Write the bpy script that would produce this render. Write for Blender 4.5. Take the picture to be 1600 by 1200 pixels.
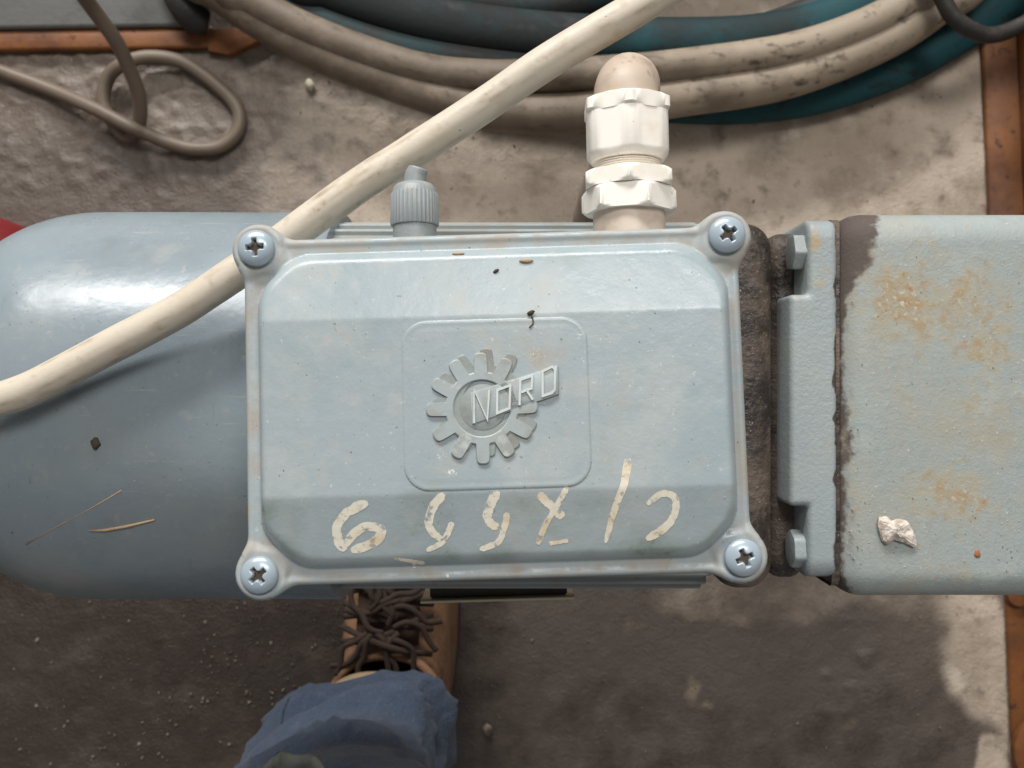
import bpy, bmesh, math, random
import numpy as np
from mathutils import Vector, Matrix

random.seed(7)
for o in list(bpy.data.objects): bpy.data.objects.remove(o)
SC = bpy.context.scene
COL = SC.collection

# ------------------------------------------------------------------ camera
F = 1500.0            # focal length in photograph pixels (1600 wide)
ZC = 0.87             # camera height above the floor
cam = bpy.data.cameras.new('camera'); cam.sensor_width = 36; cam.lens = 36*F/1600
cam.clip_start = 0.01; cam.clip_end = 100
cam.dof.use_dof = True; cam.dof.focus_distance = 0.31; cam.dof.aperture_fstop = 26
co = bpy.data.objects.new('camera', cam); COL.objects.link(co); co.location = (0, 0, ZC)
SC.camera = co
# ------------------------------------------------------------------ light
W = bpy.data.worlds.new('World'); SC.world = W; W.use_nodes = True
W.node_tree.nodes['Background'].inputs[0].default_value = (1.0, 0.97, 0.94, 1)
W.node_tree.nodes['Background'].inputs[1].default_value = 0.215
def area(name, loc, target, sx, sy, power, color=(1, 1, 1)):
    l = bpy.data.lights.new(name, 'AREA'); l.shape = 'RECTANGLE'; l.size = sx; l.size_y = sy
    l.energy = power; l.color = color
    o = bpy.data.objects.new(name, l); COL.objects.link(o); o.location = loc
    o.rotation_euler = (Vector(target)-Vector(loc)).to_track_quat('-Z', 'Y').to_euler()
    return o
area('roof_light', (0.5, 1.7, 3.6), (0, 0.0, 0.4), 1.7, 0.8, 60, (1.0, 0.975, 0.94))
area('workshop_window', (-0.7, 3.4, 2.0), (0, 0, 0.5), 2.8, 0.65, 175, (1.0, 0.985, 0.965))
SC.view_settings.view_transform = 'Standard'; SC.view_settings.look = 'None'
SC.view_settings.exposure = 0.12; SC.view_settings.gamma = 1.0

# ------------------------------------------------------------------ helpers
def P(px, py, z):
    """point at height z seen at photograph pixel px,py"""
    d = ZC - z
    return Vector(((px-800)/F*d, (600-py)/F*d, z))

def tag(o, label=None, cat=None, group=None, kind=None):
    if label: o['label'] = label
    if cat: o['category'] = cat
    if group: o['group'] = group
    if kind: o['kind'] = kind
    return o

def link(name, me, mat=None, parent=None, smooth=True):
    o = bpy.data.objects.new(name, me); COL.objects.link(o)
    if mat:
        for m in (mat if isinstance(mat, (list, tuple)) else [mat]): me.materials.append(m)
    if parent: o.parent = parent
    if smooth:
        me.polygons.foreach_set('use_smooth', [True]*len(me.polygons))
    return o

def empty(name, loc=(0, 0, 0)):
    o = bpy.data.objects.new(name, None); COL.objects.link(o); o.location = loc
    o.empty_display_size = 0.02
    return o

def mesh(name, v, f):
    me = bpy.data.meshes.new(name); me.from_pydata([tuple(map(float, a)) for a in v], [], f); me.update()
    return me

def sharp(o, deg=35):
    me = o.data
    me.set_sharp_from_angle(angle=math.radians(deg))
    return o

def setattr_f(me, name, vals):
    a = me.attributes.new(name, 'FLOAT', 'POINT'); a.data.foreach_set('value', np.asarray(vals, np.float32))

# ---- numpy noise
_rng = np.random.RandomState(3); _perm = _rng.rand(256, 256)
def vnoise(x, y):
    xi = np.floor(x).astype(int); yi = np.floor(y).astype(int)
    fx = x-xi; fy = y-yi
    fx = fx*fx*(3-2*fx); fy = fy*fy*(3-2*fy)
    g = lambda a, b: _perm[a % 256, b % 256]
    return (g(xi, yi)*(1-fx)+g(xi+1, yi)*fx)*(1-fy)+(g(xi, yi+1)*(1-fx)+g(xi+1, yi+1)*fx)*fy
def fbm(x, y, oct=5, gain=.5):
    t = 0; a = 1; n = 0
    for i in range(oct):
        t = t+a*vnoise(x*2**i+17.3*i, y*2**i+9.1*i); n += a; a *= gain
    return t/n
def sst(a, b, x):
    t = np.clip((x-a)/(b-a), 0, 1); return t*t*(3-2*t)

# ---- materials
def srgb(r, g, b):
    f = lambda c: (c/255/12.92 if c/255 <= .04045 else ((c/255+.055)/1.055)**2.4)
    return (f(r), f(g), f(b))
def mat(name, base, rough=.5, metallic=0.0, spec=.5, layers=(), bumps=(), attrs=(), rvar=None, coat=0, sheen=0, alpha=None):
    """layers: (scale, detail, lo, hi, colour, amount[, rough])  attrs: (attribute, colour, noise_scale, rough)"""
    m = bpy.data.materials.new(name); m.use_nodes = True
    nt = m.node_tree; N = nt.nodes; L = nt.links
    b = N['Principled BSDF']
    tc = N.new('ShaderNodeTexCoord')
    b.inputs['Metallic'].default_value = metallic
    b.inputs['Specular IOR Level'].default_value = spec
    if coat: b.inputs['Coat Weight'].default_value = coat; b.inputs['Coat Roughness'].default_value = .25
    if sheen: b.inputs['Sheen Weight'].default_value = sheen
    def noise(scale, detail, r=.6, stretch=None, dist=0.0):
        n = N.new('ShaderNodeTexNoise'); n.inputs['Scale'].default_value = scale
        n.inputs['Detail'].default_value = detail; n.inputs['Roughness'].default_value = r
        n.inputs['Distortion'].default_value = dist
        src = tc.outputs['Object']
        if stretch:
            mp = N.new('ShaderNodeMapping'); mp.inputs['Scale'].default_value = stretch
            L.new(src, mp.inputs['Vector']); src = mp.outputs[0]
        L.new(src, n.inputs['Vector'])
        return n.outputs['Fac']
    def remap(sock, lo, hi, tmax=1.0):
        r = N.new('ShaderNodeMapRange'); r.interpolation_type = 'SMOOTHSTEP'
        r.inputs['From Min'].default_value = lo; r.inputs['From Max'].default_value = hi
        r.inputs['To Max'].default_value = tmax
        L.new(sock, r.inputs['Value']); return r.outputs[0]
    c = N.new('ShaderNodeRGB'); c.outputs[0].default_value = (*base, 1); csock = c.outputs[0]
    v = N.new('ShaderNodeValue'); v.outputs[0].default_value = rough; rsock = v.outputs[0]
    def mixin(fac, colour, rr):
        nonlocal csock, rsock
        mx = N.new('ShaderNodeMix'); mx.data_type = 'RGBA'
        L.new(fac, mx.inputs[0]); L.new(csock, mx.inputs[6]); mx.inputs[7].default_value = (*colour, 1)
        csock = mx.outputs[2]
        if rr is not None:
            mr = N.new('ShaderNodeMix'); mr.data_type = 'FLOAT'
            L.new(fac, mr.inputs[0]); L.new(rsock, mr.inputs[2]); mr.inputs[3].default_value = rr
            rsock = mr.outputs[0]
    for ly in layers:
        s, d, lo, hi, colr, amt = ly[:6]; rr = ly[6] if len(ly) > 6 else None
        st = ly[7] if len(ly) > 7 else None
        mixin(remap(noise(s, d, stretch=st), lo, hi, amt), colr, rr)
    for at in attrs:
        an, colr, ns, rr = at[:4]; amp = at[4] if len(at) > 4 else .9; lo_, hi_ = at[5:7] if len(at) > 6 else (.3, .7)
        a = N.new('ShaderNodeAttribute'); a.attribute_name = an
        if ns:   # break the stain's edge up with noise
            ad = N.new('ShaderNodeMath'); ad.operation = 'MULTIPLY_ADD'
            L.new(noise(ns, 6), ad.inputs[0]); ad.inputs[1].default_value = amp; ad.inputs[2].default_value = -amp/2
            s2 = N.new('ShaderNodeMath'); s2.operation = 'ADD'
            L.new(a.outputs['Fac'], s2.inputs[0]); L.new(ad.outputs[0], s2.inputs[1])
            # no stain at all where the attribute is zero
            gate = remap(a.outputs['Fac'], 0.0, .25)
            mu = N.new('ShaderNodeMath'); mu.operation = 'MULTIPLY'
            L.new(remap(s2.outputs[0], lo_, hi_), mu.inputs[0]); L.new(gate, mu.inputs[1]); fac = mu.outputs[0]
        else: fac = a.outputs['Fac']
        mixin(fac, colr, rr)
    if rvar:
        s, amt = rvar
        ma = N.new('ShaderNodeMath'); ma.operation = 'MULTIPLY_ADD'
        L.new(noise(s, 5), ma.inputs[0]); ma.inputs[1].default_value = amt; L.new(rsock, ma.inputs[2])
        su = N.new('ShaderNodeMath'); su.operation = 'SUBTRACT'; L.new(ma.outputs[0], su.inputs[0]); su.inputs[1].default_value = amt/2
        rsock = su.outputs[0]
    L.new(csock, b.inputs['Base Color']); L.new(rsock, b.inputs['Roughness'])
    prev = None
    for bp in bumps:
        s, dist = bp[:2]; st = bp[2] if len(bp) > 2 else None
        bu = N.new('ShaderNodeBump'); bu.inputs['Distance'].default_value = dist
        bu.inputs['Strength'].default_value = 1.0
        L.new(noise(s, 4, stretch=st), bu.inputs['Height'])
        if prev: L.new(prev, bu.inputs['Normal'])
        prev = bu.outputs[0]
    if prev: L.new(prev, b.inputs['Normal'])
    if alpha: L.new(remap(noise(alpha[0], 6), alpha[1], alpha[2]), b.inputs['Alpha'])
    return m

BLUE = srgb(152, 173, 179)
DUST = srgb(158, 154, 146)
M = {}
M['lid'] = mat('lid_paint', srgb(153, 164, 168), .30, layers=[
    (18, 5, .40, .68, srgb(141, 156, 161), .8, .27), (34, 5, .46, .72, srgb(171, 175, 172), .55, .45), (9, 6, .5, .7, srgb(176, 182, 184), .5, .36), (90, 7, .52, .78, srgb(178, 174, 164), .42, .6),
    (45, 8, .60, .74, srgb(140, 146, 138), .35, .5), (700, 3, .66, .74, srgb(205, 208, 200), .5), (420, 2, .72, .78, srgb(95, 90, 82), .55), (1300, 2, .66, .76, srgb(120, 124, 122), .3)],
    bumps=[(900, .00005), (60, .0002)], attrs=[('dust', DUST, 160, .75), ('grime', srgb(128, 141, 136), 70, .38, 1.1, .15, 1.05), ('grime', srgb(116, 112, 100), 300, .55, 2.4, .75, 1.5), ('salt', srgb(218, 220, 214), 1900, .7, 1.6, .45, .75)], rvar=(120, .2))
M['cowl'] = mat('cowl_paint', srgb(124, 135, 142), .26, layers=[
    (30, 4, .67, .69, srgb(158, 158, 152), .55, .5, (1, 22, 22)), (26, 4, .68, .70, srgb(96, 100, 102), .5, .5, (14, 1.5, 10)), (11, 7, .50, .70, srgb(140, 144, 142), .5, .42),
    (50, 8, .56, .70, srgb(112, 120, 124), .5, .36), (160, 8, .60, .72, srgb(158, 156, 148), .4, .5), (22, 8, .60, .72, srgb(150, 150, 144), .4, .48), (900, 2, .68, .75, srgb(176, 176, 170), .4),
    (14, 4, .4, .7, srgb(140, 155, 160), .5, .42), (60, 6, .58, .8, srgb(156, 156, 150), .35, .45),
    (500, 2, .70, .76, srgb(80, 80, 78), .5), (7, 5, .55, .75, srgb(112, 126, 134), .5, .4)],
    bumps=[(30, .0005), (700, .00003)], rvar=(60, .18))
M['iron'] = mat('cast_iron_paint', srgb(149, 157, 155), .45, layers=[
    (22, 6, .44, .7, srgb(160, 163, 156), .6), (260, 6, .48, .72, srgb(134, 144, 146), .5), (12, 7, .48, .68, srgb(160, 152, 132), .5, .6),
    (38, 8, .52, .74, srgb(160, 144, 116), .55, .7), (110, 8, .62, .74, srgb(160, 124, 84), .5, .8), (60, 6, .55, .72, srgb(172, 178, 172), .45),
    (900, 2, .68, .76, srgb(215, 214, 204), .6)],
    bumps=[(900, .00016), (260, .00014), (30, .0004)], attrs=[('bare', srgb(86, 76, 70), 300, .8, 1.8, .15, .85), ('rust', srgb(160, 154, 136), 160, .8, 2.2, .1, 1.1), ('rust', srgb(158, 138, 106), 260, .8, 3.4, .45, 1.5), ('rust', srgb(150, 110, 72), 420, .85, 4.6, 1.1, 2.0), ('rust', srgb(186, 182, 170), 500, .8, 4.5, 1.0, 1.8)])
M['flange'] = mat('flange_paint', srgb(150, 159, 161), .42, layers=[
    (30, 6, .45, .7, srgb(158, 166, 158), .5), (70, 8, .62, .72, srgb(165, 146, 116), .6, .7)],
    bumps=[(700, .0002), (200, .0002)], attrs=[('bare', srgb(74, 64, 58), 120, .8), ('rust', srgb(176, 156, 120), 130, .8)])
M['stator'] = mat('stator_paint', srgb(138, 146, 147), .5, layers=[
    (60, 5, .4, .65, srgb(142, 138, 128), .7, .8), (220, 3, .6, .75, srgb(110, 104, 96), .5)])
M['grime'] = mat('greasy_grime', srgb(96, 84, 74), .6, layers=[
    (38, 6, .40, .60, srgb(46, 40, 37), .95, .4), (16, 5, .5, .65, srgb(128, 112, 98), .6, .8), (300, 4, .55, .75, srgb(120, 106, 94), .6),
    (1100, 2, .69, .75, srgb(205, 195, 180), .8)], bumps=[(350, .0009), (60, .001)])
M['screw'] = mat('zinc_screw', srgb(160, 174, 184), .26, metallic=.12, layers=[(300, 3, .55, .75, srgb(146, 152, 154), .5, .45)])
M['recess'] = mat('rusty_recess', srgb(92, 78, 66), .7, layers=[(900, 2, .5, .7, srgb(130, 112, 92), .7)])
M['white'] = mat('white_polyamide', srgb(244, 238, 228), .42, spec=.4, layers=[
    (80, 5, .55, .75, srgb(230, 218, 200), .6), (600, 2, .72, .76, srgb(110, 95, 80), .7)], bumps=[(500, .00005)])
M['pinkgrey'] = mat('dirty_plastic', srgb(205, 190, 174), .5, layers=[(120, 5, .45, .7, srgb(180, 160, 142), .6)], bumps=[(600, .00006)])
M['plug'] = mat('grey_plastic', srgb(138, 145, 146), .45, layers=[(260, 4, .5, .7, srgb(168, 162, 152), .45, .6)], bumps=[(900, .00005)])
M['cream'] = mat('cream_cable', srgb(198, 188, 172), .45, spec=.4, layers=[
    (45, 6, .48, .72, srgb(190, 177, 156), .6, .55), (220, 7, .56, .74, srgb(160, 146, 126), .45, .6),
    (500, 3, .69, .76, srgb(110, 92, 72), .7), (20, 3, .66, .74, srgb(196, 190, 136), .45)],
    attrs=[('streak', srgb(168, 153, 131), 120, .6, 1.6, .1, 1.3), ('streak', srgb(128, 112, 94), 500, .65, 3.0, .7, 2.0)], bumps=[(260, .00012)])
M['gcable'] = mat('brown_grey_cable', srgb(182, 166, 150), .5, layers=[(60, 6, .45, .7, srgb(146, 126, 106), .8), (160, 7, .55, .72, srgb(120, 102, 86), .5)], bumps=[(400, .0001)])
M['thin'] = mat('tan_flex', srgb(110, 97, 83), .5, layers=[(25, 5, .45, .7, srgb(88, 76, 64), .6)])
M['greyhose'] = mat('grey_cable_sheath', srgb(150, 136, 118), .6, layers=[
    (7, 4, .46, .66, srgb(92, 78, 64), .8), (90, 6, .55, .75, srgb(60, 50, 42), .7), (200, 3, .62, .75, srgb(150, 134, 116), .4)], bumps=[(160, .0004)], attrs=[('soil_shade', srgb(98, 85, 71), 40, .6, 1.4, .1, 1.0), ('streak', srgb(80, 67, 55), 200, .6, 1.4, .3, 1.0)])
M['brownhose'] = mat('oily_brown_hose', srgb(38, 40, 38), .65, layers=[
    (10, 5, .42, .62, srgb(28, 58, 62), .9), (140, 4, .6, .75, srgb(40, 34, 30), .7)], bumps=[(160, .0004)])
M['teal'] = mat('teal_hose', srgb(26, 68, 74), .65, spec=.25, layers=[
    (9, 5, .42, .64, srgb(30, 40, 42), .9), (90, 5, .6, .75, srgb(44, 50, 48), .6), (330, 2, .7, .76, srgb(90, 98, 94), .5)], bumps=[(200, .0003)], attrs=[('soil_shade', srgb(34, 38, 38), 30, .75, 1.4, .1, .9), ('streak', srgb(34, 40, 40), 200, .6, 1.4, .3, 1.0)])
M['black'] = mat('black_rubber', srgb(38, 35, 33), .6, layers=[(120, 4, .5, .7, srgb(62, 56, 50), .6)], bumps=[(200, .0003)])
M['orange'] = mat('orange_frame_paint', srgb(128, 78, 36), .6, layers=[
    (20, 6, .45, .68, srgb(92, 50, 25), .85, .65), (80, 7, .58, .7, srgb(66, 42, 28), .85, .8), (8, 4, .45, .68, srgb(76, 48, 28), .8)], bumps=[(120, .0006)])
M['greyplate'] = mat('grey_plate', srgb(104, 104, 101), .55, layers=[(30, 5, .45, .7, srgb(84, 83, 79), .7), (160, 4, .66, .72, srgb(50, 46, 42), .8)], bumps=[(150, .0004)])
M['red'] = mat('red_paint', srgb(118, 22, 24), .6, layers=[(40, 5, .5, .7, srgb(104, 18, 20), .7)])
M['leather'] = mat('tan_leather', srgb(128, 95, 68), .75, layers=[
    (30, 6, .42, .66, srgb(92, 65, 46), .85), (120, 6, .55, .75, srgb(78, 52, 36), .7)], bumps=[(260, .0006), (60, .0012)])
M['darkleather'] = mat('dark_lining', srgb(58, 38, 27), .8, layers=[(60, 5, .5, .7, srgb(88, 58, 38), .7)], bumps=[(200, .0008)])
M['hem'] = mat('boot_collar', srgb(140, 120, 92), .75, layers=[(80, 5, .5, .7, srgb(126, 104, 74), .7)], bumps=[(300, .0005)])
M['lace'] = mat('brown_lace', srgb(54, 39, 30), .9, layers=[(150, 4, .5, .7, srgb(44, 30, 22), .8)])
M['denim'] = mat('blue_denim', srgb(55, 66, 83), .95, sheen=.08, layers=[  # kept dark: the body's shade over the leg is put into the colour
    (16, 5, .42, .68, srgb(40, 51, 70), .8), (90, 5, .55, .75, srgb(74, 86, 106), .5), (1200, 2, .5, .7, srgb(92, 104, 124), .4)],
    bumps=[(1400, .0003), (120, .0010), (40, .003)])
M['greycloth'] = mat('grey_cloth', srgb(98, 100, 96), .9, layers=[(60, 5, .5, .7, srgb(78, 80, 78), .6)], bumps=[(700, .0003)])
M['rubber'] = mat('boot_sole', srgb(52, 44, 38), .8, bumps=[(200, .0006)])
M['chalk'] = mat('cream_marker_paint', srgb(222, 216, 200), .7, layers=[
    (70, 5, .50, .68, srgb(202, 180, 144), .7), (300, 6, .55, .68, srgb(176, 172, 160), .6), (160, 6, .60, .70, srgb(176, 140, 96), .6)], bumps=[(500, .00004)], alpha=(420, .30, .47))
M['emblem'] = mat('emblem_relief', srgb(156, 166, 167), .42, layers=[(90, 5, .42, .66, srgb(142, 142, 136), .8, .55), (160, 5, .56, .7, srgb(186, 190, 186), .7, .5)], bumps=[(700, .00005)])
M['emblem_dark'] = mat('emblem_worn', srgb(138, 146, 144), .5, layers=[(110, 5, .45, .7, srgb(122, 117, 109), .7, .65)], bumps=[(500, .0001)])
M['letter'] = mat('letter_edge', srgb(196, 202, 200), .42, layers=[(120, 5, .5, .7, srgb(168, 160, 148), .5)])
M['steelplate'] = mat('nameplate_metal', srgb(196, 184, 160), .4, metallic=.5)
M['paper'] = mat('dry_flake', srgb(206, 196, 186), .8, layers=[(300, 5, .45, .65, srgb(158, 142, 128), .8)], bumps=[(500, .0004)])
M['straw'] = mat('straw', srgb(176, 152, 122), .7, layers=[(200, 4, .5, .7, srgb(160, 124, 80), .6)])
M['crumb'] = mat('dark_crumb', srgb(66, 58, 46), .8)
M['whitechip'] = mat('pale_chip', srgb(226, 216, 196), .8)
M['grit'] = mat('pale_grit', srgb(130, 119, 107), .5, layers=[(130, 3, .42, .62, srgb(78, 68, 60), 1.0)])
M['floor'] = mat('concrete_floor', srgb(192, 177, 160), .58, layers=[
    (7, 7, .40, .64, srgb(160, 145, 128), .9), (16, 6, .48, .66, srgb(144, 129, 113), .8), (30, 7, .50, .70, srgb(130, 116, 101), .7), (14, 6, .58, .72, srgb(206, 194, 179), .8),
    (60, 7, .56, .74, srgb(116, 102, 89), .6), (150, 6, .58, .74, srgb(126, 112, 99), .5), (420, 3, .66, .76, srgb(96, 84, 73), .7), (700, 2, .64, .74, srgb(206, 196, 182), .5), (70, 3, .71, .77, srgb(66, 56, 48), .7)],
    attrs=[('wet', srgb(116, 104, 93), 30, .22, 1.0, .1, .9), ('oil_shade', srgb(94, 84, 76), 24, .40, .8, .05, .8), ('dark', srgb(54, 45, 39), 30, .36, 1.5, .1, 1.0), ('patch', srgb(128, 116, 100), 60, .5, 1.6, .3, 1.0)],
    bumps=[(900, .0005), (320, .0008), (90, .0011), (30, .0012)])

# ---- shapes
def catmull(pts, n=12, closed=False):
    pts = [Vector(p) for p in pts]; out = []
    m = len(pts); rng = range(m if closed else m-1)
    for i in rng:
        g = lambda k: pts[k % m] if closed else pts[max(0, min(m-1, k))]
        p0, p1, p2, p3 = g(i-1), g(i), g(i+1), g(i+2)
        for k in range(n):
            t = k/n
            out.append(.5*((2*p1)+(p2-p0)*t+(2*p0-5*p1+4*p2-p3)*t*t+(3*p1-p0-3*p2+p3)*t**3))
    if not closed: out.append(pts[-1])
    return out

def tube(name, pts, r, m, parent=None, seg=16, closed=False, caps=True, flat=1.0):
    """swept round tube; r number or function of (0..1)"""
    n = len(pts); v = []; f = []
    T = []
    for i in range(n):
        a = pts[(i-1) % n] if closed or i else pts[0]
        b = pts[(i+1) % n] if closed or i < n-1 else pts[-1]
        T.append((b-a).normalized())
    ref = Vector((0, 0, 1)) if abs(T[0].z) < .9 else Vector((1, 0, 0))
    u = (ref-T[0]*ref.dot(T[0])).normalized()
    for i in range(n):
        u = (u-T[i]*u.dot(T[i])).normalized(); w = T[i].cross(u)
        rr = r(i/(n-1)) if callable(r) else r
        for k in range(seg):
            a = 2*math.pi*k/seg
            v.append(pts[i]+(u*math.cos(a)*flat+w*math.sin(a))*rr)
    for i in range(n if closed else n-1):
        j = (i+1) % n
        # closed loops: parallel transport may come back rotated; find best offset
        off = 0
        if closed and i == n-1:
            off = min(range(seg), key=lambda q: (v[i*seg]-v[q]).length)
        for k in range(seg):
            f.append((i*seg+k, i*seg+(k+1) % seg, j*seg+(k+1+off) % seg, j*seg+(k+off) % seg))
    if caps and not closed:
        f.append(tuple(range(seg))[::-1]); f.append(tuple((n-1)*seg+k for k in range(seg)))
    me = mesh(name, v, f)
    # dirt that runs along the sheath: noise in (length, angle) space
    ln = [0.0]
    for i in range(1, n): ln.append(ln[-1]+(pts[i]-pts[i-1]).length)
    LL = np.repeat(np.array(ln), seg); AA = np.tile(np.cos(np.arange(seg)*2*np.pi/seg)*2.2, n); BB = np.tile(np.sin(np.arange(seg)*2*np.pi/seg)*2.2, n)
    st = .55*fbm(LL*110+AA*3+7, BB*2.4+AA*1.3+3, 5)+.45*fbm(LL*30+3, AA+BB*.8+11, 4)
    setattr_f(me, 'streak', sst(.44, .76, st))
    return link(name, me, m, parent)

def lathe(name, prof, m, parent=None, seg=96, rfun=None, mtx=None):
    """prof: list of (t along local Z, r). rfun(theta, r, t) reshapes the radius."""
    v = []; f = []
    for t, r in prof:
        for k in range(seg):
            a = 2*math.pi*k/seg
            rr = rfun(a, r, t) if rfun else r
            v.append(Vector((rr*math.cos(a), rr*math.sin(a), t)))
    n = len(prof)
    for i in range(n-1):
        for k in range(seg):
            f.append((i*seg+k, i*seg+(k+1) % seg, (i+1)*seg+(k+1) % seg, (i+1)*seg+k))
    f.append(tuple(range(seg))[::-1]); f.append(tuple((n-1)*seg+k for k in range(seg)))
    if mtx: v = [mtx @ p for p in v]
    o = link(name, mesh(name, v, f), m, parent)
    return sharp(o, 40)

def hexf(ac, rot=0.0, soft=.0):
    """radius function of a hexagon with across-corner radius ac, clipped by the profile radius (chamfer)"""
    ap = ac*math.cos(math.pi/6)
    def g(a, r, t):
        q = (a+rot) % (math.pi/3)-math.pi/6
        return min(ap/math.cos(q), r)
    return g

def box(name, lo, hi, m, parent=None, bev=.002, seg=3, mtx=None):
    bm = bmesh.new(); bmesh.ops.create_cube(bm, size=1)
    for w in bm.verts:
        w.co = Vector([(lo[i]+hi[i])/2+w.co[i]*(hi[i]-lo[i]) for i in range(3)])
    if bev: bmesh.ops.bevel(bm, geom=bm.edges[:], offset=bev, segments=seg, affect='EDGES', profile=.5)
    if mtx: bm.transform(mtx)
    me = bpy.data.meshes.new(name); bm.to_mesh(me); bm.free()
    return sharp(link(name, me, m, parent), 50)

def prism(name, pts2, z0, z1, m, parent=None, bev=0.0, seg=2, mtx=None):
    bm = bmesh.new()
    vs = [bm.verts.new((p[0], p[1], z0)) for p in pts2]
    fc = bm.faces.new(vs)
    ex = bmesh.ops.extrude_face_region(bm, geom=[fc])
    top = [g for g in ex['geom'] if isinstance(g, bmesh.types.BMVert)]
    for w in top: w.co.z = z1
    bmesh.ops.recalc_face_normals(bm, faces=bm.faces[:])
    if bev:
        ed = [e for e in bm.edges if all(abs(w.co.z-z1) < 1e-7 for w in e.verts)]
        bmesh.ops.bevel(bm, geom=ed, offset=bev, segments=seg, affect='EDGES', profile=.5)
    if mtx: bm.transform(mtx)
    me = bpy.data.meshes.new(name); bm.to_mesh(me); bm.free()
    return sharp(link(name, me, m, parent), 40)

def heightfield(x0, x1, y0, y1, cell, sdf, hfun, depth):
    """sheet z=h(x,y) trimmed to sdf<0 with a straight skirt; returns mesh, x, y arrays"""
    nx = int((x1-x0)/cell)+1; ny = int((y1-y0)/cell)+1
    X, Y = np.meshgrid(np.linspace(x0, x1, nx), np.linspace(y0, y1, ny))
    S = sdf(X, Y); inside = S < 0
    e = cell*.05
    for it in range(3):
        s = sdf(X, Y); gx = (sdf(X+e, Y)-sdf(X-e, Y))/(2*e); gy = (sdf(X, Y+e)-sdf(X, Y-e))/(2*e)
        g = gx*gx+gy*gy+1e-9
        mask = (~inside) & (S < cell*2.2)
        X = np.where(mask, X-s*gx/g, X); Y = np.where(mask, Y-s*gy/g, Y)
    s = np.minimum(sdf(X, Y), 0)
    Z = hfun(X, Y, s)
    idx = -np.ones(X.shape, int); faces = []; verts = []
    def vid(j, i):
        if idx[j, i] < 0:
            idx[j, i] = len(verts); verts.append((X[j, i], Y[j, i], Z[j, i]))
        return int(idx[j, i])
    anyin = inside[:-1, :-1] | inside[1:, :-1] | inside[:-1, 1:] | inside[1:, 1:]
    for j, i in zip(*np.nonzero(anyin)):
        faces.append((vid(j, i), vid(j, i+1), vid(j+1, i+1), vid(j+1, i)))
    # skirt
    ec = {}
    for q in faces:
        for a, b in zip(q, q[1:]+q[:1]):
            if (b, a) in ec: del ec[(b, a)]
            else: ec[(a, b)] = 1
    low = {}
    def lv(a):
        if a not in low:
            low[a] = len(verts); verts.append((verts[a][0], verts[a][1], -depth))
        return low[a]
    for a, b in list(ec): faces.append((b, a, lv(a), lv(b)))
    return verts, faces

def sbox(X, Y, x0, x1, y0, y1, r):
    qx = np.abs(X-(x0+x1)/2)-(x1-x0)/2+r; qy = np.abs(Y-(y0+y1)/2)-(y1-y0)/2+r
    return np.hypot(np.maximum(qx, 0), np.maximum(qy, 0))+np.minimum(np.maximum(qx, qy), 0)-r
def smin(a, b, k):
    h = np.clip(.5+.5*(b-a)/k, 0, 1); return b*(1-h)+a*h-k*h*(1-h)
def smax(a, b, k): return -smin(-a, -b, k)
# ================================================================== floor
def lines(a, b, d0, d1, step, coarse):
    c = list(np.arange(a, d0, coarse))+list(np.arange(d0, d1, step))+list(np.arange(d1, b, coarse))+[b]
    return np.array(sorted(set(np.round(c, 5))))
gx = lines(-1.8, 1.8, -.62, .62, .0031, .06); gy = lines(-1.6, 1.8, -.47, .47, .0031, .06)
X, Y = np.meshgrid(gx, gy)
PX = 800+X*F/ZC; PY = 600-Y*F/ZC       # photograph pixel of each floor point, used as map coordinates for the stains and painted shade
nz = fbm(X*9+5, Y*9+3, 5)-.5; nz2 = fbm(X*22+1, Y*22+8, 4)-.5
Z = nz2*.003+(fbm(X*60, Y*60, 3)-.5)*.0006
wet = sst(720, 330, PX+nz*260)*sst(360, 230, PY+nz*160)*.85
upl = sst(660, 230, PX+nz*300)*sst(120, 320, PY+nz*120-PX*.05)*.95
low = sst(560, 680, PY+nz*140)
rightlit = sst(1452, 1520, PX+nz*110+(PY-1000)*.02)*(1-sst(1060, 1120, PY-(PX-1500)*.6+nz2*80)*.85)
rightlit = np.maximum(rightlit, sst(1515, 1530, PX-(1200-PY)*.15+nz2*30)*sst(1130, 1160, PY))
clear2 = sst(980, 1060, PX+nz*200)*sst(990, 950, PY+nz*90)*.8     # paler strip beside the motor
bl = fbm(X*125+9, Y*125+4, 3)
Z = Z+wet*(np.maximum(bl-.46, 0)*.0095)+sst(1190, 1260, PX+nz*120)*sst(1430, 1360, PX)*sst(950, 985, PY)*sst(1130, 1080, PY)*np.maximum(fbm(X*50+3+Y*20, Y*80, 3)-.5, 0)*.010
oil_shade = np.clip(upl*1.2+low*(1-rightlit)*(1-.55*clear2), 0, 1)  # stain at upper left; lower floor mixes oil with painted shade
dark = np.clip(low*(sst(1000, 620, PX+nz*420))*(1-rightlit), 0, 1)*.9  # lower floor darkened further: oily concrete and the body's shade painted together
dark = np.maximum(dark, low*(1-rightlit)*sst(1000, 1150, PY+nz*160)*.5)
patch = np.zeros_like(X)
for a_, b_, sx, sy, k in ((1090, 1085, 14, 26, .9), (1110, 1108, 22, 9, .9), (1000, 985, 60, 14, .55), (1070, 950, 50, 26, .6), (940, 965, 40, 22, .4), (830, 1085, 30, 60, .25), (1250, 1120, 90, 20, .35), (1330, 1140, 60, 12, .45)):
    patch = np.maximum(patch, k*np.exp(-((PX+nz2*50-a_)/sx)**2-((PY+nz2*50-b_)/sy)**2))
oil_shade = oil_shade*(1-.12*sst(1150, 1350, PX+nz*240))
ny_, nx_ = X.shape
ids = np.arange(nx_*ny_).reshape(ny_, nx_)
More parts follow.
